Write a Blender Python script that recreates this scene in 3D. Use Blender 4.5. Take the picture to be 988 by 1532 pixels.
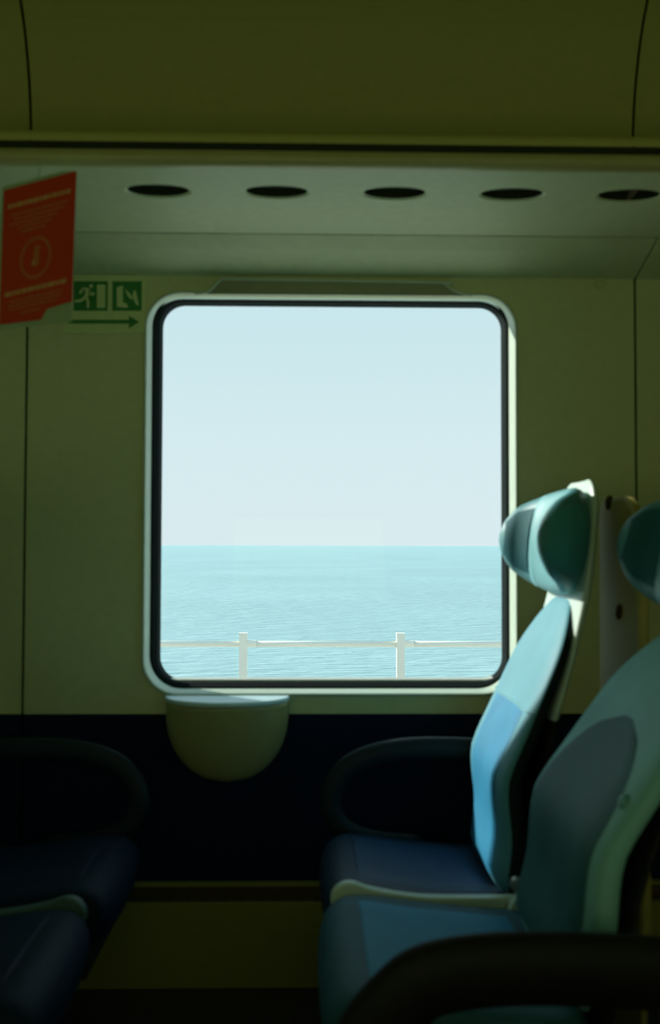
import bpy, bmesh, math, random
from mathutils import Vector, Matrix, Euler
random.seed(7)
S = bpy.context.scene
for o in list(bpy.data.objects): bpy.data.objects.remove(o)

# ------------------------------------------------------------------ camera
F = 1500.0; W, H = 988, 1532
YAW, PITCH, ROLL = math.radians(1.2), math.atan(50/F), math.radians(0.15)
EYE = Vector((0, 0, 1.25))
cam = bpy.data.cameras.new('camera'); camo = bpy.data.objects.new('camera', cam)
S.collection.objects.link(camo); S.camera = camo
cam.sensor_fit = 'HORIZONTAL'; cam.sensor_width = 24.0; cam.lens = 24.0*F/W
cam.clip_start = 0.05; cam.clip_end = 60000
RM = Matrix.Rotation(-YAW, 3, 'Z') @ Matrix.Rotation(math.pi/2+PITCH, 3, 'X') @ Matrix.Rotation(ROLL, 3, 'Z')
camo.location = EYE; camo.rotation_euler = RM.to_euler()
cam.dof.use_dof = True; cam.dof.focus_distance = 40.0; cam.dof.aperture_fstop = 3.8

# ------------------------------------------------------------------ sky, sun, exposure
w = bpy.data.worlds.new('sky'); S.world = w; w.use_nodes = True
nt = w.node_tree; nt.nodes.clear()
tc = nt.nodes.new('ShaderNodeTexCoord'); sep = nt.nodes.new('ShaderNodeSeparateXYZ')
rp = nt.nodes.new('ShaderNodeValToRGB'); bg = nt.nodes.new('ShaderNodeBackground'); ow = nt.nodes.new('ShaderNodeOutputWorld')
nt.links.new(tc.outputs['Generated'], sep.inputs[0]); nt.links.new(sep.outputs['Z'], rp.inputs[0])
nt.links.new(rp.outputs[0], bg.inputs[0]); nt.links.new(bg.outputs[0], ow.inputs[0])
els = rp.color_ramp.elements
els[0].position = 0.0; els[0].color = (0.72, 0.855, 0.885, 1)
els[1].position = 0.9; els[1].color = (0.40, 0.66, 0.80, 1)
e = els.new(0.10); e.color = (0.69, 0.85, 0.885, 1)
e = els.new(0.24); e.color = (0.60, 0.815, 0.86, 1)
bg.inputs[1].default_value = 1.0
sun = bpy.data.lights.new('sun', 'SUN'); suno = bpy.data.objects.new('sun', sun); S.collection.objects.link(suno)
sun.energy = 5.2; sun.angle = math.radians(1.2); sun.color = (1.0, 0.97, 0.86)
suno.rotation_euler = Vector((1.12, -1.0, -0.72)).to_track_quat('-Z', 'Y').to_euler()
S.view_settings.view_transform = 'Standard'; S.view_settings.look = 'None'
S.view_settings.exposure = 0.0; S.view_settings.gamma = 1.0; S.view_settings.use_curve_mapping = False
# daylight coming through the windows behind the photographer (opposite side of the carriage)
for k, xw in enumerate((-1.85, 0.0, 1.85)):
    L = bpy.data.lights.new('opposite_window_daylight', 'AREA'); L.shape = 'RECTANGLE'; L.size = 1.0; L.size_y = 0.85
    L.energy = 3.35; L.color = (0.90, 1.0, 0.55)
    lo = bpy.data.objects.new('opposite_window_daylight', L); S.collection.objects.link(lo)
    lo.location = (xw, -0.42, 1.25); lo.rotation_euler = (math.radians(90+35), 0, 0)

def at(px, py, Y):
    d = RM @ Vector(((px-W/2)/F, -(py-H/2)/F, -1.0))
    return EYE + d*(Y/d.y)

# ------------------------------------------------------------------ materials
def mat(name, col, rough=0.5, metal=0.0, noise=0.06, nscale=30.0, bump=0.0, bscale=300.0, spec=0.5, coat=0.0, col2=None):
    m = bpy.data.materials.new(name); m.use_nodes = True; t = m.node_tree; b = t.nodes['Principled BSDF']
    b.inputs['Roughness'].default_value = rough; b.inputs['Metallic'].default_value = metal
    b.inputs['Specular IOR Level'].default_value = spec; b.inputs['Coat Weight'].default_value = coat
    co = t.nodes.new('ShaderNodeTexCoord'); n = t.nodes.new('ShaderNodeTexNoise'); n.inputs['Scale'].default_value = nscale
    n.inputs['Detail'].default_value = 4
    t.links.new(co.outputs['Object'], n.inputs['Vector'])
    mx = t.nodes.new('ShaderNodeMix'); mx.data_type = 'RGBA'
    t.links.new(n.outputs['Fac'], mx.inputs[0])
    c2 = col2 or tuple(c*(1-noise*2) for c in col)
    mx.inputs[6].default_value = (*c2, 1); mx.inputs[7].default_value = (*[min(1, c*(1+noise)) for c in col], 1)
    t.links.new(mx.outputs[2], b.inputs['Base Color'])
    if bump:
        n2 = t.nodes.new('ShaderNodeTexNoise'); n2.inputs['Scale'].default_value = bscale
        t.links.new(co.outputs['Object'], n2.inputs['Vector'])
        bp = t.nodes.new('ShaderNodeBump'); bp.inputs['Strength'].default_value = bump; bp.inputs['Distance'].default_value = 0.002
        t.links.new(n2.outputs['Fac'], bp.inputs['Height']); t.links.new(bp.outputs[0], b.inputs['Normal'])
    return m
M = {}
M['wall'] = mat('cream_wall_laminate', (0.60, 0.65, 0.34), 0.55, bump=0.1)
M['cove'] = mat('cove_laminate', (0.55, 0.66, 0.38), 0.5, bump=0.08)
M['ceil'] = mat('ceiling_laminate', (0.50, 0.52, 0.15), 0.6)
M['rack'] = mat('rack_enamel', (0.46, 0.47, 0.20), 0.35)
M['dark'] = mat('joint_dark_rubber', (0.07, 0.04, 0.012), 0.8)  # dark backing that shows in the panel joints
M['void'] = mat('duct_interior', (0.02, 0.03, 0.008), 0.9)
M['navy'] = mat('navy_wall_carpet', (0.006, 0.016, 0.045), 0.95, noise=0.2, nscale=300, spec=0.1)
M['duct'] = mat('heater_enamel', (0.30, 0.28, 0.06), 0.5)
M['floor'] = mat('floor_vinyl', (0.03, 0.026, 0.016), 0.6, noise=0.3, nscale=120)
M['bezel'] = mat('window_bezel_plastic', (0.58, 0.70, 0.56), 0.45)
M['gasket'] = mat('window_gasket_rubber', (0.008, 0.014, 0.013), 0.9, spec=0.05)
M['alu'] = mat('pale_window_metal', (0.62, 0.62, 0.50), 0.4, metal=0.2)
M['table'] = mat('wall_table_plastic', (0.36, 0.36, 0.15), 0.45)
M['tabletop'] = mat('skylit_table_top', (0.62, 0.86, 0.90), 0.35)  # sky light on the table top is put into this pale cyan
M['blue'] = mat('blue_seat_vinyl', (0.03, 0.27, 0.48), 0.6, noise=0.12, nscale=14, bump=0.25, bscale=500, spec=0.2)
M['teal'] = mat('teal_seat_vinyl', (0.29, 0.66, 0.66), 0.6, noise=0.12, nscale=10, bump=0.25, bscale=500, spec=0.2)
M['tealblue'] = mat('pale_blue_seat_vinyl', (0.12, 0.38, 0.47), 0.55, noise=0.1, nscale=10, bump=0.25, bscale=500, spec=0.25)
M['slateshaded'] = mat('shaded_slate_seat_vinyl', (0.008, 0.035, 0.075), 0.5, noise=0.15, nscale=14, bump=0.25, bscale=500, spec=0.3)  # cushion vinyl darkened for the shade below the window sill
M['blueshaded'] = mat('shaded_blue_seat_vinyl', (0.010, 0.055, 0.13), 0.5, noise=0.15, nscale=14, bump=0.25, bscale=500, spec=0.3)  # cushion insert blue, darkened for the same sill shade
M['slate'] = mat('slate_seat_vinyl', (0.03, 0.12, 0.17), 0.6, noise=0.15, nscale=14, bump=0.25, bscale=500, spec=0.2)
M['shadevinyl'] = mat('shaded_navy_seat_vinyl', (0.004, 0.016, 0.04), 0.6, noise=0.15, nscale=14, bump=0.25, bscale=500, spec=0.15)  # left seat cushions: their shadow is put into this darker vinyl
M['shadeinsert'] = mat('shaded_insert_vinyl', (0.045, 0.17, 0.18), 0.6, noise=0.2, nscale=9, bump=0.25, bscale=500, spec=0.2)  # insert blue with the shade of the lower backrest put into it
M['shadedrim'] = mat('shaded_rim_plastic', (0.06, 0.12, 0.10), 0.5)  # darker copy of the pale rim, shade of the left seats painted in
M['screen'] = mat('olive_cream_screen_laminate', (0.40, 0.36, 0.10), 0.6)
M['channel'] = mat('duct_channel_paint', (0.10, 0.065, 0.02), 0.7)
M['sideshade'] = mat('shaded_side_vinyl', (0.008, 0.02, 0.022), 0.8, spec=0.2)  # shaded backrest sides, painted near-black
M['housing'] = mat('blind_housing_plastic', (0.30, 0.32, 0.19), 0.5)
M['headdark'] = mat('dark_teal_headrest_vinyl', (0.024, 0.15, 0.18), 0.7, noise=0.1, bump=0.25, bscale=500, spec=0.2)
M['headlit'] = mat('lit_teal_headrest_vinyl', (0.08, 0.38, 0.44), 0.6, noise=0.1, bump=0.25, bscale=500, spec=0.2)  # lighter copy of the wing pad vinyl, light painted into the colour
M['headmid'] = mat('mid_teal_headrest_vinyl', (0.08, 0.32, 0.36), 0.5, noise=0.08)
M['headpale'] = mat('pale_teal_headrest_vinyl', (0.18, 0.48, 0.52), 0.45, noise=0.08)
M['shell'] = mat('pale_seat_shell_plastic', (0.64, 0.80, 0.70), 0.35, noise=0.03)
M['rearshell'] = mat('olive_seat_shell_plastic', (0.34, 0.35, 0.14), 0.5)
M['black'] = mat('black_armrest_rubber', (0.008, 0.009, 0.008), 0.6, spec=0.3)
M['navyplastic'] = mat('navy_armrest_plastic', (0.006, 0.018, 0.024), 0.55, spec=0.3)
M['metal'] = mat('steel_hinge', (0.35, 0.36, 0.34), 0.35, metal=0.8)
M['red'] = mat('red_card', (0.60, 0.04, 0.004), 0.5, noise=0.05)
M['redprint'] = mat('card_print', (0.62, 0.36, 0.12), 0.6)
M['redsmall'] = mat('card_small_print', (0.55, 0.17, 0.05), 0.6)
M['cardback'] = mat('clear_card_sleeve', (0.36, 0.52, 0.30), 0.4)
M['signbase'] = mat('photoluminescent_plate', (0.60, 0.72, 0.33), 0.5)
M['green'] = mat('sign_green', (0.02, 0.22, 0.03), 0.5)
M['fence'] = mat('white_painted_rail', (0.93, 0.92, 0.82), 0.6, noise=0.03, nscale=6)
M['ground'] = mat('pale_concrete_path', (0.66, 0.64, 0.56), 0.9, noise=0.12, nscale=1.5)
M['carbody'] = mat('carriage_body_paint', (0.25, 0.27, 0.27), 0.4)

def glass_mat():
    m = bpy.data.materials.new('window_glass'); m.use_nodes = True; t = m.node_tree; t.nodes.clear()
    o = t.nodes.new('ShaderNodeOutputMaterial'); a = t.nodes.new('ShaderNodeBsdfTransparent'); g = t.nodes.new('ShaderNodeBsdfGlossy')
    mx = t.nodes.new('ShaderNodeMixShader'); mx.inputs[0].default_value = 0.008
    g.inputs['Roughness'].default_value = 0.02
    co = t.nodes.new('ShaderNodeTexCoord'); n = t.nodes.new('ShaderNodeTexNoise'); n.inputs['Scale'].default_value = 9.0
    n.inputs['Detail'].default_value = 5
    # a faint smudge on the pane
    mp = t.nodes.new('ShaderNodeVectorMath'); mp.operation = 'DISTANCE'
    c = at(647, 600, 3.14); mp.inputs[1].default_value = (c.x, c.y, c.z)
    add = t.nodes.new('ShaderNodeMath'); add.operation = 'MULTIPLY_ADD'; add.inputs[1].default_value = 0.09; 
    t.links.new(co.outputs['Object'], mp.inputs[0]); t.links.new(co.outputs['Object'], n.inputs[0])
    t.links.new(n.outputs['Fac'], add.inputs[0]); t.links.new(mp.outputs['Value'], add.inputs[2])
    mr = t.nodes.new('ShaderNodeMapRange'); mr.inputs[1].default_value = 0.06; mr.inputs[2].default_value = 0.095
    mr.inputs[3].default_value = 1.0; mr.inputs[4].default_value = 0.0
    t.links.new(add.outputs[0], mr.inputs[0])
    cm = t.nodes.new('ShaderNodeMix'); cm.data_type = 'RGBA'
    cm.inputs[6].default_value = (0.985, 0.995, 0.995, 1); cm.inputs[7].default_value = (0.90, 0.955, 0.96, 1)
    t.links.new(mr.outputs[0], cm.inputs[0]); t.links.new(cm.outputs[2], a.inputs[0])
    t.links.new(a.outputs[0], mx.inputs[1]); t.links.new(g.outputs[0], mx.inputs[2])
    t.links.new(mx.outputs[0], o.inputs[0]); return m
M['glass'] = glass_mat()

def sea_mat():
    m = mat('sea_water', (0.42, 0.655, 0.67), 0.45, noise=0.1, nscale=0.02)
    t = m.node_tree; b = t.nodes['Principled BSDF']; co = [n for n in t.nodes if n.type == 'TEX_COORD'][0]
    mp = t.nodes.new('ShaderNodeMapping'); mp.inputs['Scale'].default_value = (0.18, 0.55, 1)
    n = t.nodes.new('ShaderNodeTexNoise'); n.inputs['Scale'].default_value = 1.6; n.inputs['Detail'].default_value = 6
    n.inputs['Roughness'].default_value = 0.6
    bp = t.nodes.new('ShaderNodeBump'); bp.inputs['Strength'].default_value = 0.9; bp.inputs['Distance'].default_value = 1.3
    t.links.new(co.outputs['Object'], mp.inputs[0]); t.links.new(mp.outputs[0], n.inputs['Vector'])
    t.links.new(n.outputs['Fac'], bp.inputs['Height']); t.links.new(bp.outputs[0], b.inputs['Normal'])
    return m
M['sea'] = sea_mat()

# ------------------------------------------------------------------ mesh helpers
def link(name, bm, m, parent=None, smooth=False, kind=None, label=None, bevel=0):
    if bevel:
        es = [e for e in bm.edges if len(e.link_faces) == 2 and e.calc_face_angle(0) > 0.6]
        bmesh.ops.bevel(bm, geom=es, offset=bevel, segments=3, affect='EDGES', profile=0.7)
    bmesh.ops.recalc_face_normals(bm, faces=bm.faces)
    me = bpy.data.meshes.new(name); bm.to_mesh(me); bm.free()
    me.materials.append(M[m]); o = bpy.data.objects.new(name, me); S.collection.objects.link(o)
    if parent is not None:
        me.transform(Matrix.Translation(-world_loc(parent))); o.parent = parent
    if smooth:
        me.polygons.foreach_set('use_smooth', [True]*len(me.polygons))
    if kind: o['kind'] = kind
    if label: o['label'] = label
    return o
def world_loc(o):
    v = Vector(o.location)
    while o.parent: o = o.parent; v += o.location
    return v
def thing(name, label, cat, loc, group=None):
    o = bpy.data.objects.new(name, None); S.collection.objects.link(o); o.location = loc
    o['label'] = label; o['category'] = cat; o.empty_display_size = 0.1
    if group: o['group'] = group
    return o
def tag(o, label, cat, group=None):
    o['label'] = label; o['category'] = cat
    if group: o['group'] = group
    return o
def box(bm, a, b):
    x0, x1 = sorted((a[0], b[0])); y0, y1 = sorted((a[1], b[1])); z0, z1 = sorted((a[2], b[2]))
    vs = [bm.verts.new(p) for p in ((x0,y0,z0),(x1,y0,z0),(x1,y1,z0),(x0,y1,z0),(x0,y0,z1),(x1,y0,z1),(x1,y1,z1),(x0,y1,z1))]
    for f in ((0,1,2,3),(4,5,6,7),(0,1,5,4),(1,2,6,5),(2,3,7,6),(3,0,4,7)): bm.faces.new([vs[i] for i in f])
    return bm
def loft(bm, loops, cap0=True, cap1=True, closed_path=False):
    rs = [[bm.verts.new(p) for p in l] for l in loops]; n = len(rs[0])
    pairs = list(zip(rs, rs[1:])) + ([(rs[-1], rs[0])] if closed_path else [])
    for a, b in pairs:
        for i in range(n): bm.faces.new((a[i], a[(i+1) % n], b[(i+1) % n], b[i]))
    if not closed_path:
        if cap0: bm.faces.new(rs[0])
        if cap1: bm.faces.new(rs[-1])
    return bm
def rrect(x0, x1, z0, z1, r, Y, n=10):
    pts = []
    for cx, cz, a0 in ((x1-r, z1-r, 0), (x0+r, z1-r, 90), (x0+r, z0+r, 180), (x1-r, z0+r, 270)):
        for k in range(n+1):
            a = math.radians(a0+90*k/n); pts.append(Vector((cx+r*math.cos(a), Y, cz+r*math.sin(a))))
    return pts
def hermite(tab, x):
    if x <= tab[0][0]: return tab[0][1]
    if x >= tab[-1][0]: return tab[-1][1]
    for i in range(len(tab)-1):
        if tab[i][0] <= x <= tab[i+1][0]: break
    x0, y0 = tab[i]; x1, y1 = tab[i+1]
    def sl(j):
        if j <= 0: return (tab[1][1]-tab[0][1])/(tab[1][0]-tab[0][0])
        if j >= len(tab)-1: return (tab[-1][1]-tab[-2][1])/(tab[-1][0]-tab[-2][0])
        return (tab[j+1][1]-tab[j-1][1])/(tab[j+1][0]-tab[j-1][0])
    h = x1-x0; t = (x-x0)/h; m0, m1 = sl(i)*h, sl(i+1)*h
    return (2*t**3-3*t*t+1)*y0+(t**3-2*t*t+t)*m0+(-2*t**3+3*t*t)*y1+(t**3-t*t)*m1
def catmull(pts, sub=6, closed=False):
    n = len(pts); out = []
    for i in range(n if closed else n-1):
        g = (lambda j: pts[j % n]) if closed else (lambda j: pts[max(0, min(n-1, j))])
        p0, p1, p2, p3 = g(i-1), g(i), g(i+1), g(i+2)
        for k in range(sub):
            t = k/sub
            out.append(tuple(0.5*((2*b)+(c-a)*t+(2*a-5*b+4*c-d)*t*t+(-a+3*b-3*c+d)*t**3) for a, b, c, d in zip(p0, p1, p2, p3)))
    if not closed: out.append(tuple(pts[-1]))
    return out
def tube(bm, path, ra, rb, n=14, side=Vector((0, 1, 0)), taper=None):
    """sweep an ellipse: ra along `side`, rb across it"""
    loops = []; P = [Vector(p) for p in path]
    for i, p in enumerate(P):
        t = (P[min(i+1, len(P)-1)]-P[max(i-1, 0)]).normalized()
        up = t.cross(side).normalized(); sd = up.cross(t).normalized()
        k = taper(i/(len(P)-1)) if taper else 1
        loops.append([p + sd*ra*k*math.cos(a) + up*rb*k*math.sin(a) for a in [2*math.pi*j/n for j in range(n)]])
    return loft(bm, loops)
def endtaper(f, e=0.06):
    q = min(f, 1-f)/e
    return math.sqrt(max(0.04, 1-(1-min(1, q))**2))
def sgnpow(v, p): return math.copysign(abs(v)**p, v)

# ------------------------------------------------------------------ carriage shell
XL, XR = -3.4, 3.2
YW = 3.0                                 # inner face of the window wall
seamL = at(38, 700, YW).x; seamR = at(951, 500, YW).x
zc = at(494, 414, YW).z                  # top of wall, under the cove
zb = at(494, 1068, YW).z                 # cream to navy line
zd = at(494, 1321, YW).z                 # bottom of the navy
wl, wt = at(218, 437, YW).x, at(494, 439, YW).z
wr, wbm = at(774, 700, YW).x, at(494, 1040, YW).z

bm = bmesh.new()   # outer car body with the window opening
gl, gt = at(242, 700, 3.18).x, at(494, 458.5, 3.18).z
gr, gb = at(751, 700, 3.18).x, at(494, 1017, 3.18).z
hole = rrect(gl-0.01, gr+0.01, gb-0.01, gt+0.01, 0.075, YW+0.10)
DX2 = -2.42                             # the next window, outside the frame on the left
xsp = seamL
for a, b, dx in ((xsp, XR, 0), (XL, xsp, DX2)):
    hl = [v+Vector((dx, 0, 0)) for v in hole]
    loft(bm, [rrect(a, b, -0.3, 3.3, 0.001, YW+0.10), hl, [v+Vector((0, 0.09, 0)) for v in hl], rrect(a, b, -0.3, 3.3, 0.001, YW+0.19)], closed_path=True)
wall = link('wall_back', bm, 'dark', kind='structure')
wall['label'] = 'window wall of the carriage, cream above and navy below'

G = 0.0045   # half joint
def panel_mid(a, b, dx):
    bm = bmesh.new()
    o = rrect(a, b, zb, zc+0.03, 0.001, YW); h = rrect(wl+0.006+dx, wr-0.006+dx, wbm+0.006, wt-0.006, 0.095, YW)
    back = Vector((0, 0.03, 0))
    return loft(bm, [o, h, [v+back for v in h], [v+back for v in o]], closed_path=True)
link('wall_panel', panel_mid(seamL+G, seamR-G, 0), 'wall', wall)
link('wall_panel', panel_mid(seamL+DX2+0.02, seamL-G, DX2), 'wall', wall)
for a, b in ((XL, seamL+DX2+0.011), (seamR+G, XR)):
    link('wall_panel', box(bmesh.new(), (a, YW, zb), (b, YW+0.03, zc+0.03)), 'wall', wall, bevel=0.003)
for a, b in ((XL, seamL-G), (seamL+G, seamR-G), (seamR+G, XR)):
    link('lower_panel', box(bmesh.new(), (a, YW+0.003, zd-0.02), (b, YW+0.03, zb-0.002)), 'navy', wall, bevel=0.002)
for px, py in ((897, 424),):
    c = at(px, py, YW); bm = bmesh.new()
    loft(bm, [[c+Vector((r*math.cos(a), dy, r*math.sin(a))) for a in [2*math.pi*k/20 for k in range(20)]] for r, dy in ((0.017, 0), (0.017, -0.006), (0.013, -0.010), (0.008, -0.010), (0.007, -0.004))])
    link('wall_fixing', bm, 'wall', wall, smooth=False)

# cove between wall and rack underside
pA = Vector((0, YW, zc)); zu = at(494, 353, 2.8).z; pB = Vector((0, 2.8, zu))
cove = None
segs = [(XL, seamL-G*.6), (seamL+G*.6, seamR-G*.6), (seamR+G*.6, XR)]
covebm = box(bmesh.new(), (XL, YW+0.03, zc+0.0), (XR, YW+0.09, zu+0.1))
cove = link('trim_1', covebm, 'dark', kind='structure'); cove['label'] = 'sloping cove panels between window wall and luggage rack'
for a, b in segs:
    bm = bmesh.new()
    prof = [(YW, zc), (2.93, zc+0.025), (2.86, zu-0.018), (2.803, zu+0.004), (2.81, zu+0.03), (YW+0.02, zc+0.05)]
    prof[1] = (YW-0.07, zc+(zu-zc)*0.33); prof[2] = (YW-0.14, zc+(zu-zc)*0.68)
    loft(bm, [[Vector((x, y, z)) for y, z in prof] for x in (a, b)])
    link('cove_panel', bm, 'cove', cove)

# ceiling: wall above the rack curving into the ceiling
ceil = link('ceiling', box(bmesh.new(), (XL, -0.6, 3.16), (XR, YW+0.1, 3.2)), 'dark', kind='structure')
cp = catmull([(YW-0.0, 2.12), (YW, 2.30), (YW, 2.48), (2.965, 2.66), (2.88, 2.82), (2.72, 2.95), (2.4, 3.04), (1.9, 3.07), (1.3, 3.08)], 5)
csL, csR = at(47, 150, YW).x, at(947, 150, YW).x
cm = cp + [(2.6-y, z) for y, z in reversed(cp[:-1])]
for a, b in ((XL, csL-G), (csL+G, csR-G), (csR+G, XR)):
    bm = bmesh.new()
    for k in range(len(cm)-1):
        (y0, z0), (y1, z1) = cm[k], cm[k+1]
        f = [bm.verts.new(p) for p in ((a, y0, z0), (b, y0, z0), (b, y1, z1), (a, y1, z1))]; bm.faces.new(f)
    bmesh.ops.remove_doubles(bm, verts=bm.verts, dist=1e-5)
    bmesh.ops.solidify(bm, geom=bm.faces[:], thickness=0.015)
    link('ceiling_panel', bm, 'ceil', ceil, smooth=False)

fl = link('floor', box(bmesh.new(), (XL, -0.6, -0.08), (XR, YW+0.1, 0)), 'floor', kind='structure')
# opposite side and carriage ends
def frontwall():
    bm = bmesh.new()
    for a, b in ((XL, -2.35), (-1.35, -0.5), (0.5, 1.35), (2.35, XR)): box(bm, (a, -0.6, 1.1), (b, -0.5, 2.1))
    box(bm, (XL, -0.6, 0), (XR, -0.5, 1.1)); box(bm, (XL, -0.6, 2.1), (XR, -0.5, 3.16)); return bm
fw = link('wall_front', frontwall(), 'wall', kind='structure')
for k, xw in enumerate((-1.85, 0, 1.85)):
    bm = bmesh.new(); box(bm, (xw-0.5, -0.56, 1.1), (xw+0.5, -0.55, 2.1))
    g = link('blind', bm, 'ceil', fw)
link('wall_left', box(bmesh.new(), (XL-0.1, -0.6, 0), (XL, YW+0.1, 3.16)), 'wall', kind='structure')
link('wall_right', box(bmesh.new(), (XR, -0.6, 0), (XR+0.1, YW+0.1, 3.16)), 'wall', kind='structure')

# ------------------------------------------------------------------ window
for wi, wdx in enumerate((0, DX2)):
    win = bpy.data.objects.new('window_%d' % (wi+1), None); S.collection.objects.link(win); win.location = ((wl+wr)/2, YW, wbm)
    win['kind'] = 'structure'; win['label'] = ('rounded carriage window with pale bezel and black gasket, sea beyond', 'next carriage window to the left, outside the picture')[wi]
    def R(d, Y, r): return rrect(wl+d, wr-d, wbm+d, wt-d, r, Y)
    def RT(d, Y, r): return rrect(wl+d, wr-d, wbm+d, wt+0.014-(d-0.009), r, Y)
    bm = bmesh.new()
    ro = 0.105
    loft(bm, [R(0, YW+0.01, ro), R(-0.002, YW-0.006, ro), R(0.002, YW-0.011, ro-0.001), R(0.005, YW-0.009, ro-0.003), R(0.007, YW+0.0, ro-0.004),
              RT(0.009, YW+0.085, ro-0.006), RT(0.009, YW+0.0995, ro-0.006), R(-0.004, YW+0.0995, ro)], closed_path=True)
    link('window_frame', bm, 'bezel', win, smooth=True)
    bm = bmesh.new()
    def Gk(d, Y, r=0.072): return rrect(gl+d, gr-d, gb+d, gt-d, r, Y)
    loft(bm, [RT(0.0095, YW+0.0995, ro-0.006), RT(0.0095, YW+0.083, ro-0.006), RT(0.014, YW+0.079, ro-0.010), Gk(-0.012, YW+0.088), Gk(0.0, YW+0.105), Gk(0, YW+0.19), Gk(-0.01, YW+0.19), Gk(-0.01, YW+0.10)], closed_path=True)
    def Go(d, Y, r=0.072): return rrect(gl+d-0.022, gr-d+0.018, gb+d+0.001, gt-d+0.03, r+0.005, Y)
    link('gasket', bm, 'gasket', win, smooth=True)
    bm = bmesh.new(); box(bm, (gl-0.004, YW+0.135, gb-0.004), (gr+0.004, YW+0.141, gt+0.004))
    link('window_pane', bm, 'glass', win)
    bm = bmesh.new()
    loft(bm, [Go(0.0, YW+0.145), Go(0.004, YW+0.148), Go(0.004, YW+0.195), Gk(-0.05, YW+0.195, 0.09), Gk(-0.05, YW+0.191, 0.09), Go(0.0, YW+0.191)], closed_path=True)
    link('outer_trim', bm, 'alu', win, smooth=False)
    # (see Go above for the lowered sill edge)
    # roller blind housing: shallow trapezoid above the window
    bm = bmesh.new()
    q = [at(p[0], p[1], YW-0.001) for p in ((296, 441), (325, 424), (335, 419), (655, 424), (672, 430), (700, 444))]
    q = [at(x, y, YW-0.001) for x, y in ((292, 441), (312, 438), (330, 421), (340, 419), (655, 424), (665, 427), (683, 438), (705, 444))]
    loft(bm, [[v+Vector((0, dy, 0)) for v in q] for dy in (0.0, -0.010, -0.012)])
    link('blind_housing', bm, 'housing', win)
    bm = bmesh.new(); tube(bm, catmull([tuple(v+Vector((0, -0.012, 0))) for v in q[:4]], 4)[:-1] + catmull([tuple(v+Vector((0, -0.012, 0))) for v in q[3:]], 4), 0.004, 0.004, 8)
    link('blind_housing_lip', bm, 'bezel', win, smooth=True)
    win.location.x += wdx

# ------------------------------------------------------------------ luggage rack
zr = zu
rack = thing('luggage_rack', 'long cream luggage rack over the window with oval openings underneath', 'luggage rack', (0, 2.55, zr))
rz = [at(px, 288+0.017*(px-494)*0.55, 2.46).x for px in (237, 413, 590, 765, 941)]
pitch = (rz[-1]-rz[0])/4
Yh = (zr-EYE.z)/((at(494, 289, 1).z-EYE.z)/1.0)     # depth where the ray meets the underside
centers = [rz[0]+pitch*(k-8) for k in range(21)]
liners = []
def underside():
    bm = bmesh.new(); n = 8; t = 0.022
    y0, y1 = 2.29, 2.783
    for cx in centers:
        if cx+pitch/2 > XR or cx-pitch/2 < XL: continue
        o = [Vector((v.x, v.z, zr)) for v in rrect(cx-pitch/2, cx+pitch/2, y0, y1, 0.0005, 0, n)]
        N = len(o)
        # angle matched ellipse
        ell = []
        for c in range(4):
            for k in range(n+1):
                a = math.radians(90*c + 90*(k)/n*0.98 + 0.9)
                ell.append((math.cos(a), math.sin(a)))
        L1 = [Vector((cx+0.084*a, Yh+0.048*b, zr)) for a, b in ell]
        L2 = [Vector((cx+0.076*a, Yh+0.043*b, zr+0.004)) for a, b in ell]
        L3 = [Vector((cx+0.076*a, Yh+0.043*b, zr+t)) for a, b in ell]
        loft(bm, [o, L1, L2], cap0=False, cap1=False); liners.append((L2, L3))
    bmesh.ops.remove_doubles(bm, verts=bm.verts, dist=2e-4)
    return bm
link('underside_panel', underside(), 'cove', rack)
for l2, l3 in liners:
    bm = bmesh.new(); loft(bm, [l2, l3], cap0=False); link('opening_liner', bm, 'void', rack)
link('rack_tray', box(bmesh.new(), (XL, 2.31, zr+0.05), (XR, 2.98, zr+0.065)), 'void', rack)
link('inner_channel', box(bmesh.new(), (XL, 2.775, zr+0.008), (XR, 2.815, zr+0.05)), 'void', rack)
# rail
def sweepx(prof, x0=XL, x1=XR, closed=True):
    bm = bmesh.new(); return loft(bm, [[Vector((x, y, z)) for y, z in prof] for x in (x0, x1)])
YR = 2.27
zt, zbt = at(494, 229, YR).z, at(494, 251, YR).z
zm = (zt+zbt)/2; rr = (zt-zbt)/2*1.12
link('front_rail', sweepx([(YR+rr*1.15*math.cos(a), zm+rr*math.sin(a)) for a in [2*math.pi*k/24 for k in range(24)]]), 'rack', rack, smooth=True)
zl0, zl1 = at(494, 225, 2.32).z, at(494, 198, 2.32).z
bm = sweepx([(2.312, zl0), (2.310, zl0+(zl1-zl0)*.6), (2.316, zl1-0.006), (2.325, zl1), (2.345, zl1-0.006), (2.345, zl0)])
link('rack_lip', bm, 'ceil', rack, smooth=False)
for x in (at(47, 222, 2.32).x, at(947, 236, 2.32).x):
    link('rail_joint', box(bmesh.new(), (x-0.003, 2.306, zl0-0.004), (x+0.003, 2.33, zl0+0.012)), 'dark', rack)
link('rail_gap_strip', box(bmesh.new(), (XL, 2.30, zt-0.012), (XR, 2.34, zl0+0.001)), 'void', rack)
# divider seen in the opening at the panel joint
xj = at(948, 292, Yh).x
link('opening_divider', box(bmesh.new(), (xj-0.004, Yh-0.045, zr+0.004), (xj+0.004, Yh+0.045, zr+0.03)), 'dark', rack)

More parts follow.
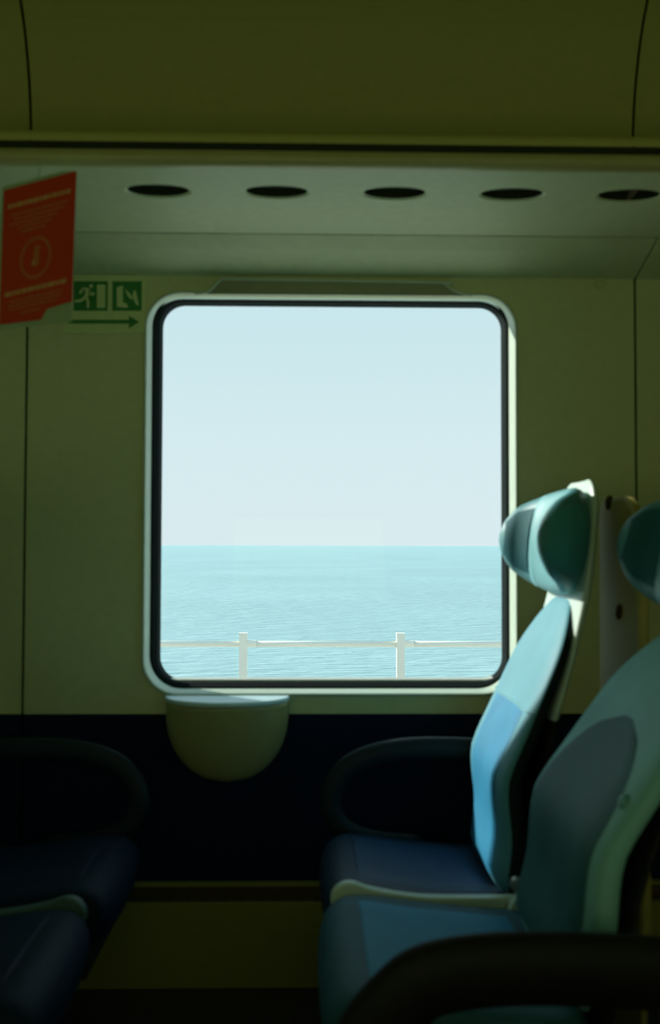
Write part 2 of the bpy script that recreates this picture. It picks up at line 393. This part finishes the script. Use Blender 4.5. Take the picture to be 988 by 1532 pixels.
# ------------------------------------------------------------------ heater duct at the floor
duct = thing('heater_duct', 'low olive heater duct along the floor under the window', 'heater', (0, 2.9, 0))
z1, z2 = at(494, 1352, 2.88).z, at(494, 1322, 2.97).z
link('duct_face', box(bmesh.new(), (XL, 2.88, 0.0), (XR, 2.90, z1)), 'duct', duct, bevel=0.004)
link('duct_grille_floor', box(bmesh.new(), (XL, 2.90, z1-0.05), (XR, 2.985, z1-0.012)), 'channel', duct)
link('duct_top_strip', box(bmesh.new(), (XL, 2.975, z2-0.009), (XR, 2.998, z2)), 'duct', duct, bevel=0.002)
link('duct_back_strip', box(bmesh.new(), (XL, 2.985, z1-0.03), (XR, 2.999, z2-0.009)), 'channel', duct)
bm = bmesh.new()
for k in range(120):
    x = XL+0.03+k*0.053
    if x < XR-0.02: box(bm, (x, 2.902, z1-0.012), (x+0.004, 2.964, z1-0.004))
g = link('grille_fins', bm, 'dark', duct, kind='stuff')

# ------------------------------------------------------------------ small half round wall table
tz = at(340, 1045, 2.93).z
tc_ = at(341, 1043, YW); rw = (at(433, 1045, YW).x-at(249, 1045, YW).x)/2
table = thing('wall_table', 'small half-round cream table fixed under the window on the navy wall', 'table', (tc_.x, YW, tz-0.22))
hh = tz-at(340, 1170, YW).z
def half(z, s, d, n=28, k=1.0):
    out = []
    for i in range(n+1):
        a = math.pi*i/n
        out.append(Vector((tc_.x+s*rw*math.copysign(abs(math.cos(a))**k, math.cos(a)), YW-0.001-d*math.sin(a)**0.9, z)))
    return out
bm = bmesh.new(); lv = []
for i in range(17):
    u = i/16; s = math.sqrt(max(0.0006, 1-max(0, (u-0.12)/0.88)**2.3)); s *= 1-0.02*u
    lv.append(half(tz-0.014-u*(hh-0.014), s, 0.145*(s**0.8)*(1-0.45*u)))
loft(bm, lv)
link('table_body', bm, 'table', table, smooth=True)
bm = bmesh.new()
loft(bm, [half(tz-0.014, 0.99, 0.146), half(tz-0.010, 1.012, 0.152), half(tz-0.003, 1.012, 0.152), half(tz, 1.0, 0.148)])
link('table_top', bm, 'tabletop', table)

# ------------------------------------------------------------------ exit sign
def poly(bm, pts, Y, t=0.0012):
    q = [at(x, y, Y) for x, y in pts]
    return loft(bm, [q, [v+Vector((0, -t, 0)) for v in q]])
sc = at(160, 457, YW)
sign = thing('exit_sign', 'pale exit sign with two green squares and an arrow pointing right', 'sign', (sc.x, YW, sc.z))
link('sign_plate', poly(bmesh.new(), ((99, 412), (219, 412), (217, 499), (97, 499)), YW-0.0005, 0.003), 'signbase', sign, bevel=0.0006)
Ys = YW-0.0036
for x0, x1 in ((110.5, 161.5), (168.5, 212.5)):
    link('green_square', poly(bmesh.new(), ((x0, 421), (x1, 421), (x1-0.5, 465), (x0-0.5, 465)), Ys), 'green', sign)
def picto(name, polys, m='signbase'):
    bm = bmesh.new()
    for p in polys: poly(bm, p, Ys-0.0013, 0.0008)
    link(name, bm, m, sign)
circ = lambda x, y, r: [(x+r*math.cos(2*math.pi*k/12), y+r*math.sin(2*math.pi*k/12)) for k in range(12)]
picto('door_symbol', [[(145.5, 426), (158, 426), (157.5, 460.5), (145, 460.5)]])
picto('running_figure', [circ(136.5, 428, 2.8), [(124, 430), (133, 431), (136, 436), (131, 446), (126, 445), (128, 436)],
      [(123, 431), (126, 432), (121, 440), (118, 438)], [(133, 434), (139, 439), (141, 437), (142, 440), (138, 443), (132, 438)],
      [(127, 443), (132, 445), (134, 453), (133, 461), (130, 461), (130, 453)], [(126, 443), (129, 447), (121, 452), (112, 452), (112, 449), (120, 448)]])
picto('doorway_symbol', [[(175, 430), (184, 427), (184, 460), (175, 459)], [(184, 452), (190, 455), (192, 460), (184, 460)]])
picto('figure_symbol', [[(187, 432), (193, 438), (199, 446), (196, 448), (190, 441)], [(198, 440), (204, 438), (208, 457), (204, 456), (200, 448)], circ(201.5, 437, 2.2)])
picto('arrow_symbol', [[(102, 478.5), (193, 478.5), (193, 472.5), (208.5, 481.5), (193, 491.5), (193, 484), (102, 484)]], 'green')

# ------------------------------------------------------------------ hanging red notice card
# a rigid card hung askew from the rack rail
def cardpt(u, v, off=0.0):     # u 0..1 left to right, v 0..1 top to bottom
    tl, tr, bl = at(6, 285, 2.235), at(114.5, 256, 2.19), at(-1, 486, 2.235)
    ex, ey = tr-tl, bl-tl; n = ex.cross(ey).normalized()
    if n.y > 0: n = -n
    return tl+ex*u+ey*v+n*off
c0 = cardpt(0.5, 0.5)
card = thing('notice_card', 'red notice card with pale print hanging askew from the luggage rack rail', 'notice', c0)
def cpoly(bm, pts, off, t):
    q = [cardpt(u, v, off) for u, v in pts]; q2 = [cardpt(u, v, off+t) for u, v in pts]; return loft(bm, [q, q2])
link('card_sleeve', cpoly(bmesh.new(), ((-0.03, -0.03), (0.80, -0.03), (1.0, 0.0), (1.0, 1.10), (-0.05, 1.035)), -0.002, 0.0014), 'cardback', card, label='pale translucent sleeve behind the red card')
link('red_card', cpoly(bmesh.new(), ((0, 0), (1, 0), (1, 0.955), (0.66, 0.965), (0.58, 1.035), (0.0, 1.0)), 0.0, 0.0012), 'red', card)
def cbar(bm, u0, u1, v, h):
    # a broken line of print: word-like blocks
    u = u0
    while u < u1-0.01:
        wd = random.uniform(0.035, 0.10); e_ = min(u+wd, u1)
        cpoly(bm, ((u, v-h/2), (e_, v-h/2), (e_, v+h/2), (u, v+h/2)), 0.0013, 0.0005); u = e_+0.014
for v in (0.135, 0.79): 
    bm = bmesh.new(); cbar(bm, 0.07, 0.93, v, 0.032); link('print_heading', bm, 'redprint', card)
for a, b, v in ((.12, .90, .205), (.16, .86, .24), (.10, .78, .275), (.22, .70, .31), (.27, .60, .345)):
    bm = bmesh.new(); cbar(bm, a, b, v, 0.016); link('print_line', bm, 'redsmall', card)
for a, b, v in ((.14, .86, .85), (.12, .84, .88), (.14, .80, .91), (.30, .56, .95)):
    bm = bmesh.new(); cbar(bm, a, b, v, 0.015); link('print_line', bm, 'redsmall', card)
bm = bmesh.new(); lo_, li_ = [], []
for k in range(40):
    a = 2*math.pi*k/40; lo_.append((0.48+0.215*math.cos(a), 0.565+0.155*math.sin(a))); li_.append((0.48+0.185*math.cos(a), 0.565+0.133*math.sin(a)))
q = [cardpt(*p, 0.0013) for p in lo_]; q2 = [cardpt(*p, 0.0018) for p in lo_]; q3 = [cardpt(*p, 0.0018) for p in li_]; q4 = [cardpt(*p, 0.0013) for p in li_]
loft(bm, [q, q2, q3, q4], closed_path=True); link('ring_symbol', bm, 'redsmall', card)
bm = bmesh.new()
for (cu, cv, r) in ((0.48, 0.60, 0.055), (0.50, 0.50, 0.04)):
    cpoly(bm, [(cu+r*math.cos(2*math.pi*k/14), cv+r*0.6*math.sin(2*math.pi*k/14)) for k in range(14)], 0.0013, 0.0006)
cpoly(bm, ((0.46, 0.50), (0.53, 0.50), (0.52, 0.61), (0.44, 0.61)), 0.0013, 0.0005)
link('hand_symbol', bm, 'redsmall', card)
bm = bmesh.new(); cpoly(bm, [(0.46+0.02*math.cos(2*math.pi*k/10), 0.6+0.014*math.sin(2*math.pi*k/10)) for k in range(10)], 0.002, 0.0005)
link('dot_symbol', bm, 'redprint', card)
bm = bmesh.new(); a, b = cardpt(0.44, 0.03), Vector((cardpt(0.42, 0).x, YR+0.0, zm-rr+0.002))
tube(bm, [tuple(a), tuple((a+b)/2+Vector((0.001, 0, 0))), tuple(b)], 0.0025, 0.0012, 8)
link('hanging_tab', bm, 'cardback', card)

# ------------------------------------------------------------------ seats
FRONT = [(0.38, .392), (.42, .39), (.50, .396), (.58, .402), (.66, .394), (.72, .397), (.84, .452), (0.95, .505), (1.04, .548), (1.13, .582), (1.2, .60), (1.4, .63)]
def build_seat(yc, x0, mirror, recline, name_label, hw=0.235, dz=0.0, group='train seats', ins='blue', pad='teal', backshift=0.0, arms=(), rim=None, backins=True, widetop=False, shellmat='shell', sidemat='sideshade', arch=False, rimmat='shell', cpad='slateshaded', cins='blueshaded'):
    """x0: world x of cushion front; seat opens towards -x, or +x when mirror"""
    piv = (0.40, 0.42); ca, sa = math.cos(recline), math.sin(recline)
    sg = -1 if mirror else 1
    def TW(x, y, z): return Vector((x0+sg*x, yc+y, z+dz))
    def TB(x, y, z):                                   # back pieces recline about the pivot
        dx, dzz = x-piv[0], z-piv[1]
        return TW(piv[0]+backshift+dx*ca+dzz*sa, y, piv[1]-dx*sa+dzz*ca)
    root = thing('train_seat', name_label, 'seat', (x0+sg*0.22, yc, 0), group)
    # ---- backrest cushion
    z0, z1 = 0.43, 1.13
    def TH(z): return hermite([(0.43, .085), (0.75, .082), (0.9, .068), (1.0, .058), (1.13, .046)], z)
    def bw(z):
        base = hermite([(0.43, hw*0.86), (0.55, hw*0.97), (0.75, hw), (0.9, hw*0.97), (1.0, hw*0.90), (1.13, hw*0.62)], z)
        return base
    def back_pt(z, c, s, grow=0.0, wscale=1.0, tfront=0.0):
        u = (z-z0)/(z1-z0)
        crown = math.sqrt(max(0.0, 1-max(0, (z-0.95)/(z1-0.95))**2.2))
        foot = math.sqrt(max(0.0, 1-max(0, (0.50-z)/(0.50-z0))**2))
        wd = (bw(z)*(0.25+0.75*crown) if z > 0.95 else bw(z))*(0.8+0.2*foot)*wscale + grow
        th = TH(z)*(0.12+0.88*crown)*(0.25+0.75*foot) + grow
        y = wd*sgnpow(c, 0.62); q = min(1, abs(y)/max(wd, 1e-4))
        f = hermite(FRONT, z) + TH(z)
        hollow = 0.020*(1-q*q)**1.2*math.sin(math.pi*min(1, max(0, u)))
        x = f - th/2 + sgnpow(s, 0.75)*th/2*1.0
        if s < 0: x += hollow
        return TB(x-tfront, y, z)
    NZ, NA = 34, 40
    zs = [z0+(z1-z0)*(0.5-0.5*math.cos(math.pi*i/NZ)) for i in range(NZ+1)]
    bm = bmesh.new()
    loft(bm, [[back_pt(z, math.cos(2*math.pi*k/NA), math.sin(2*math.pi*k/NA)) for k in range(NA)] for z in zs])
    bc = link('backrest_cushion', bm, pad, root, smooth=True)
    if sidemat:
        bm = bmesh.new(); ang = [math.radians(-8+196*k/40) for k in range(41)]; rows = []
        for z in zs[1:-1]:
            rows.append([bm.verts.new(back_pt(z, math.cos(a), math.sin(a), grow=0.0025)) for a in ang])
        for a_, b_ in zip(rows, rows[1:]):
            for j in range(40): bm.faces.new((a_[j], a_[j+1], b_[j+1], b_[j]))
        link('backrest_side', bm, sidemat, root, smooth=True, label='side of the backrest cushion, coloured near-black for its shade')
    # centre insert, a slightly proud sewn panel; the arched one holds painted shade
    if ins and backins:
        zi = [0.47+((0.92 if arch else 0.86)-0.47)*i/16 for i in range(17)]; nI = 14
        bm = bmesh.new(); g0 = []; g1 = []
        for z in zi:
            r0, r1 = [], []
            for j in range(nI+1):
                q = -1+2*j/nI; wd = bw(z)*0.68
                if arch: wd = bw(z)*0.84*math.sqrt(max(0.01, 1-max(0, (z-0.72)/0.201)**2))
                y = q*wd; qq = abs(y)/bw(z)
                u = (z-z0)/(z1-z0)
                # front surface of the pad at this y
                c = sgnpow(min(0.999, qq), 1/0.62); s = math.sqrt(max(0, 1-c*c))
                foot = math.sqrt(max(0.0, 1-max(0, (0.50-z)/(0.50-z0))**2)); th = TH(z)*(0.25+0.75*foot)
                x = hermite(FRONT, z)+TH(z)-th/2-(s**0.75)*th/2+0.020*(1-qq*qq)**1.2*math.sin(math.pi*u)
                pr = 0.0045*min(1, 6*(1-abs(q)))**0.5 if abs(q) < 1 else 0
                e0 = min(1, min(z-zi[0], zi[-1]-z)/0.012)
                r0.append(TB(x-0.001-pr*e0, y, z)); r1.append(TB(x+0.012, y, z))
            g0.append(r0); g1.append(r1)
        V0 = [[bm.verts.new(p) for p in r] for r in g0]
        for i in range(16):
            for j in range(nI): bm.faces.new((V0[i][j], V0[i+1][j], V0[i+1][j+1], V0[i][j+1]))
        link('backrest_insert', bm, ins, root, smooth=True, label='shade-darkened centre panel of the backrest' if arch else 'blue centre panel of the backrest')
        if not arch:
         p0 = [back_pt(0.866, math.cos(a), math.sin(a), grow=0.0015) for a in [math.pi*(1.06+0.88*k/22) for k in range(23)]]
         bm = bmesh.new(); tube(bm, [tuple(p) for p in p0], 0.0022, 0.0022, 6, side=Vector((0, 0.2, 1)))
         link('seam_piping', bm, 'headpale', root, smooth=True)
    # ---- shell behind the cushion
    def sh(z): return 0.262 if widetop else hermite([(0.36, .235), (0.6, .245), (0.8, .235), (1.0, .195), (1.12, .180), (1.25, .172), (1.33, .165), (1.395, .16)], z)
    loops = []
    zz = [0.36+(0.85-0.36)*i/14 for i in range(15)] + [0.85+(1.33-0.85)*i/14 for i in range(15)] + [1.345, 1.36, 1.375, 1.387, 1.397, 1.405, 1.41, 1.413]
    for z in zz:
        k = 1.0 if z < 1.33 else math.sqrt(max(0.02, 1-((z-1.33)/0.085)**2))
        wd = sh(min(z, 1.33))*(0.35+0.65*k); th = 0.045*max(0.35, k); cx = hermite([(0.36, .495), (.6, .50), (.8, .532), (1.0, .597), (1.12, .630), (1.2, .643), (1.42, .668)], z)
        loops.append([TB(cx+0.012*(abs(math.cos(a))**2)*-1+math.sin(a)*th/2, wd*sgnpow(math.cos(a), .75), z) for a in [2*math.pi*j/32 for j in range(32)]])
    link('shell_base', loft(bmesh.new(), loops[:15]), 'black', root, smooth=True, label='black lower shell of the backrest')
    link('backrest_shell', loft(bmesh.new(), loops[15:]), shellmat, root, smooth=True)
    # ---- winged headrest: centre band and two wings
    zh = 1.262; N = 30
    def hsec(s, grow=0.0, na=20, hk=1.0):
        a = abs(s); ang = a*math.pi/2*0.98
        y = math.copysign(0.232*math.sin(ang)**0.92 if a > 0 else 0, s)
        fwd = 0.122*(1-math.cos(ang))**1.15
        # derivative for the normal
        da = 0.01; a2 = min(1, a+da); a1 = a2-da
        y1, y2 = 0.232*math.sin(a1*math.pi/2*.98)**.92, 0.232*math.sin(a2*math.pi/2*.98)**.92
        f1, f2 = 0.122*(1-math.cos(a1*math.pi/2*.98))**1.15, 0.122*(1-math.cos(a2*math.pi/2*.98))**1.15
        ty, tf = (y2-y1), (f2-f1); l = math.hypot(ty, tf) or 1; ty /= l; tf /= l
        ny, nx = tf, ty                    # outward (away from the sitter): +x and +y
        if s < 0: ny = -ny
        end = math.sqrt(max(0.0, 1-max(0, (a-0.74)/0.26)**2))
        hgt = (0.132*(1-0.55*a**2.2))*(0.18+0.82*end)*hk+grow; th = (0.092-0.012*a)*(0.10+0.90*end)/2+grow
        cx = 0.612-fwd; zc_ = zh+0.012*(a**2)
        out = []
        for j in range(na):
            b = 2*math.pi*j/na; r = math.cos(b)*th; v = sgnpow(math.sin(b), .9)*hgt
            lean = 0.10*v
            out.append(TB(cx+nx*r+lean, y+ny*r, zc_+v))
        return out
    def hpiece(s0, s1, grow=0.0, n=12, hk=1.0):
        bm = bmesh.new(); return loft(bm, [hsec(s0+(s1-s0)*i/n, grow, hk=hk) for i in range(n+1)])
    hr = link('headrest', hpiece(-0.40, 0.40, 0.001), 'headpale', root, smooth=True, label='pale teal middle of the winged headrest')
    for s in (-1, 1):
        wg = link('headrest_wing', hpiece(s*0.36, s*1.0, 0, 18), 'headmid', root, smooth=True, label='teal side wing of the headrest with a dark pad')
        link('wing_pad', hpiece(s*0.40, s*0.94, 0.003, 18, hk=0.92), 'headlit' if (s < 0 and not mirror and yc > 2.2) else 'headdark', wg, smooth=True, label='dark teal pad of the headrest wing')  # near wing by the window takes the painted-lit copy
    # ---- seat cushion with waterfall front
    prof = catmull([(0.455, .44), (0.38, .452), (0.24, .468), (0.12, .486), (0.05, .487), (0.008, .455), (0.0, .40), (0.02, .345), (0.07, .325), (0.25, .33), (0.45, .34)], 5, closed=True)
    cxm = 0.23; czm = 0.40
    bm = bmesh.new(); loops = []
    NY = 18
    for i in range(NY+1):
        a = math.pi*i/NY; yy = -math.cos(a); e_ = math.sin(a)**0.45 if 0 < i < NY else 0.0
        ins_ = 0.045*(1-e_)
        L = []
        for x, z in prof:
            dx, dz_ = x-cxm, z-czm
            kx = (0.228-ins_)/0.228; kz = (0.075-ins_*0.9)/0.075
            dip = -0.008*(1-yy*yy) if z > 0.43 else 0
            L.append(TW(cxm+dx*kx, yy*hw*1.0, czm+dz_*kz+dip))
        loops.append(L)
    loft(bm, loops); link('seat_cushion', bm, cpad, root, smooth=True)
    if ins:
        tp = [(x, z) for x, z in catmull([(0.40, .4505), (0.24, .468), (0.12, .486), (0.085, .489)], 6)]
        bm = bmesh.new(); rows = []
        for x, z in tp:
            row = []
            for j in range(13):
                q = -1+j/6; y = q*hw*0.74; yy = y/hw
                e_ = (1-yy*yy)**0.225; ins_ = 0.045*(1-e_)
                kz = (0.075-ins_*0.9)/0.075
                zz_ = czm+(z-czm)*kz-0.008*(1-yy*yy)+0.0035*(1 if abs(q) < 1 and (x, z) not in (tp[0], tp[-1]) else 0)
                row.append(bm.verts.new(TW(x, y, zz_)))
            rows.append(row)
        for a_, b_ in zip(rows, rows[1:]):
            for j in range(12): bm.faces.new((a_[j], a_[j+1], b_[j+1], b_[j]))
        link('cushion_insert', bm, cins, root, smooth=True, label='blue centre panel of the seat cushion')
    # ---- pan and pedestal
    bm = bmesh.new(); box(bm, TW(0.06, -hw+0.02, 0.27), TW(0.50, hw-0.02, 0.335)); link('seat_pan', bm, 'black', root, bevel=0.01)
    bm = bmesh.new()
    loft(bm, [[TW(cx+a*hx, b*hy, z) for a, b in ((-1, -1), (1, -1), (1, 1), (-1, 1))] for cx, hx, hy, z in ((0.30, .15, .17, 0.002), (0.30, .13, .15, .03), (0.30, .07, .07, .07), (0.30, .07, .07, .2), (0.29, .16, .17, .275))])
    link('pedestal', bm, 'black', root, bevel=0.004)
    # ---- pale divider rim beside the cushion
    if rim is not None:
        y = rim*(hw+0.018); bm = bmesh.new()
        pr = catmull([(0.47, .452), (0.34, .455), (0.22, .458), (0.12, .474), (0.075, .488), (0.045, .480), (0.03, .455), (0.045, .425), (0.12, .415), (0.3, .415), (0.47, .415)], 4, closed=True)
        loft(bm, [[TW(x, y+dy, z-(0.004 if abs(dy) > .011 else 0)) for x, z in pr] for dy in (-0.014, -0.010, 0.010, 0.014)])
        link('side_rim', bm, rimmat, root, smooth=False, label='pale plastic rim along the side of the cushion')
        for (bx, bz) in ((0.435, .485), (0.425, .435)):
            bm = bmesh.new(); c = TW(bx, rim*(hw+0.0), bz)
            loft(bm, [[c+Vector((r*math.cos(a), dy, r*math.sin(a))) for a in [2*math.pi*k/16 for k in range(16)]] for r, dy in ((0.016, 0.01), (0.016, -0.008), (0.012, -0.012), (0.006, -0.012), (0.005, -0.009))])
            link('hinge_bolt', bm, 'metal', root)
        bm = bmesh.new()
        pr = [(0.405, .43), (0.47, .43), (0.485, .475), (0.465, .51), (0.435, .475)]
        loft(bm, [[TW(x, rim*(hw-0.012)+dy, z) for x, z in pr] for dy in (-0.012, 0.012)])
        link('foot_block', bm, 'shell', root, bevel=0.004, label='pale plastic block at the foot of the backrest')  # pale block low on the backrest side
    for (ya, az, m, ra, rb, xs) in arms:
        path = catmull([(0.56, ya, az-0.01), (0.42, ya, az), (0.28, ya, az+0.002), (0.17, ya, az-0.012), (0.09+xs, ya, az-0.045), (0.045+xs, ya, az-0.10), (0.035+xs, ya, az-0.16), (0.07+xs, ya, az-0.22), (0.16, ya, az-0.255), (0.30, ya, az-0.265)], 6)
        bm = bmesh.new(); tube(bm, [tuple(TW(*p)) for p in path], ra, rb, 16, taper=lambda f: endtaper(f, 0.05)*(1 if f < .45 else 1-0.25*(f-.45)))
        link('armrest', bm, m, root, smooth=True)
        bm = bmesh.new(); box(bm, TW(0.50, ya-0.02, az-0.30), TW(0.58, ya+0.02, az+0.01)); link('armrest_bracket', bm, 'black', root, bevel=0.01)
    return root

WS = 'navy wall-side armrest under the window'
s1 = build_seat(2.52, 0.03, False, 0.0, 'blue seat right of the window, nearest the glass, its backrest in sunlight', pad='tealblue', arms=((0.325, 0.675, 'navyplastic', 0.022, 0.033, 0),), group='train seats')
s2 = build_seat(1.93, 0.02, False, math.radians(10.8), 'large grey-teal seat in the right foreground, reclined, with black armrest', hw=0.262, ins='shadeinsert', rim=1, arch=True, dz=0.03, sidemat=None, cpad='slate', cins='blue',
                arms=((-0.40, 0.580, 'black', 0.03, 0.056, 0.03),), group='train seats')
s3 = build_seat(2.52, -0.44, True, 0.0, 'dark blue seat in shadow at the left, beside the window wall', arms=((0.325, 0.675, 'navyplastic', 0.022, 0.033, 0),), group='train seats', cpad='shadevinyl', cins='shadevinyl')
s4 = build_seat(1.96, -0.45, True, math.radians(3), 'dark blue seat in shadow at the bottom left corner, nearest the viewer', rim=1, group='train seats', cpad='shadevinyl', cins='shadevinyl', rimmat='shadedrim')
# fixed screen standing behind the right-hand seats, between them and the next bay
XS = 0.752; YN = 2.275
scr = thing('partition_screen', 'olive cream partition panel behind the sunlit seat, with two dark slots', 'partition', (XS+0.012, 2.43, 0))
def scr_out(g): 
    pts = [(2.585-g, 0.02+g)]
    for k in range(9):
        a = math.radians(90*k/8); pts.append((2.585-0.05+(0.05-g)*math.cos(a), 1.37-0.05+(0.05-g)*math.sin(a)))
    for k in range(13):
        a = math.radians(90+90*k/12); pts.append((YN+0.13+(0.13-g)*math.cos(a), 1.37-0.13-0.0+(0.13-g)*math.sin(a)))
    return pts + [(YN+g, 0.02+g)]
bm = bmesh.new()
loft(bm, [[Vector((XS+dx, y, z)) for y, z in scr_out(g)] for dx, g in ((0, 0.006), (0.006, 0), (0.020, 0), (0.026, 0.006))])
link('screen_panel', bm, 'screen', scr)
link('screen_foot', box(bmesh.new(), (XS-0.01, YN+0.05, 0.0), (XS+0.036, 2.55, 0.05)), 'black', scr, bevel=0.004)
for px, py, hh_ in ((912, 752, 0.018), (928, 915, 0.020)):
    Y_ = 2.4
    for _ in range(40): Y_ += (XS-at(px, py, Y_).x)*2.0
    c = at(px, py, Y_); bm = bmesh.new()
    loft(bm, [[c+Vector((dx, 0.016*k_*math.cos(a)-0.006*math.sin(a), hh_*k_*math.sin(a))) for a in [2*math.pi*j/20 for j in range(20)]] for dx, k_ in ((0.004, 1), (-0.004, 1), (-0.006, 0.85), (-0.001, 0.7))])
    link('fixing_slot', bm, 'dark', scr)
bm = bmesh.new(); c = at(931, 1200, 1.715); n_ = Vector((-0.93, 0.0, 0.36))
loft(bm, [[c+n_*h+Vector((0.3*r_*math.sin(a), r_*math.cos(a), 0.9*r_*math.sin(a))) for a in [2*math.pi*k/16 for k in range(16)]] for r_, h in ((0.018, -0.006), (0.013, 0.002), (0.008, 0.006), (0.003, 0.004))])
link('tuft_highlight', bm, 'headpale', s2, smooth=True)  # pale colour paints the highlight at the dimple

# ------------------------------------------------------------------ outside
g = link('ground', box(bmesh.new(), (-400, 3.25, -1.35), (400, 13.5, -1.15)), 'ground', kind='structure')
g['label'] = 'pale path beside the railway'
zs_ = -8.0
bm = bmesh.new(); f = [bm.verts.new(p) for p in ((-30000, 13.0, zs_), (30000, 13.0, zs_), (30000, 50000, zs_), (-30000, 50000, zs_))]; bm.faces.new(f)
sea = link('sea', bm, 'sea', kind='stuff'); tag(sea, 'calm pale turquoise sea reaching to the horizon', 'sea')
link('seawall', box(bmesh.new(), (-400, 12.9, -7.95), (400, 13.5, -1.35)), 'ground', kind='structure')
YF = 12.0
fence = thing('railing', 'white railing of square posts and one rail in front of the sea', 'railing', (0, YF, -1.15))
p1, p2 = at(364, 1000, YF), at(599.5, 1000, YF); sp = p2.x-p1.x
zt_ = at(494, 947.5, YF).z; zrl = at(494, 963.5, YF).z
for k in range(-5, 7):
    x = p1.x+sp*k
    bm = bmesh.new(); box(bm, (x-0.047, YF-0.047, -1.15), (x+0.047, YF+0.047, zt_)); link('post', bm, 'fence', fence, bevel=0.006)
    bm = bmesh.new(); box(bm, (x-0.05, YF-0.05, zt_-0.012), (x+0.05, YF+0.05, zt_+0.006)); link('post_cap', bm, 'fence', fence, bevel=0.004)
    for zz_, r_ in ((zrl, 0.036), (zrl-0.55, 0.036)):
        bm = bmesh.new(); tube(bm, [(x+0.047, YF, zz_), (x+sp-0.047, YF, zz_)], r_, r_, 12, side=Vector((0, 1, 0)))
        link('rail', bm, 'fence', fence, smooth=True)
    bm = bmesh.new(); tube(bm, [(x+0.047, YF, zrl+0.004), (x+0.16, YF, zrl+0.004)], 0.042, 0.042, 12); link('rail_sleeve', bm, 'fence', fence)
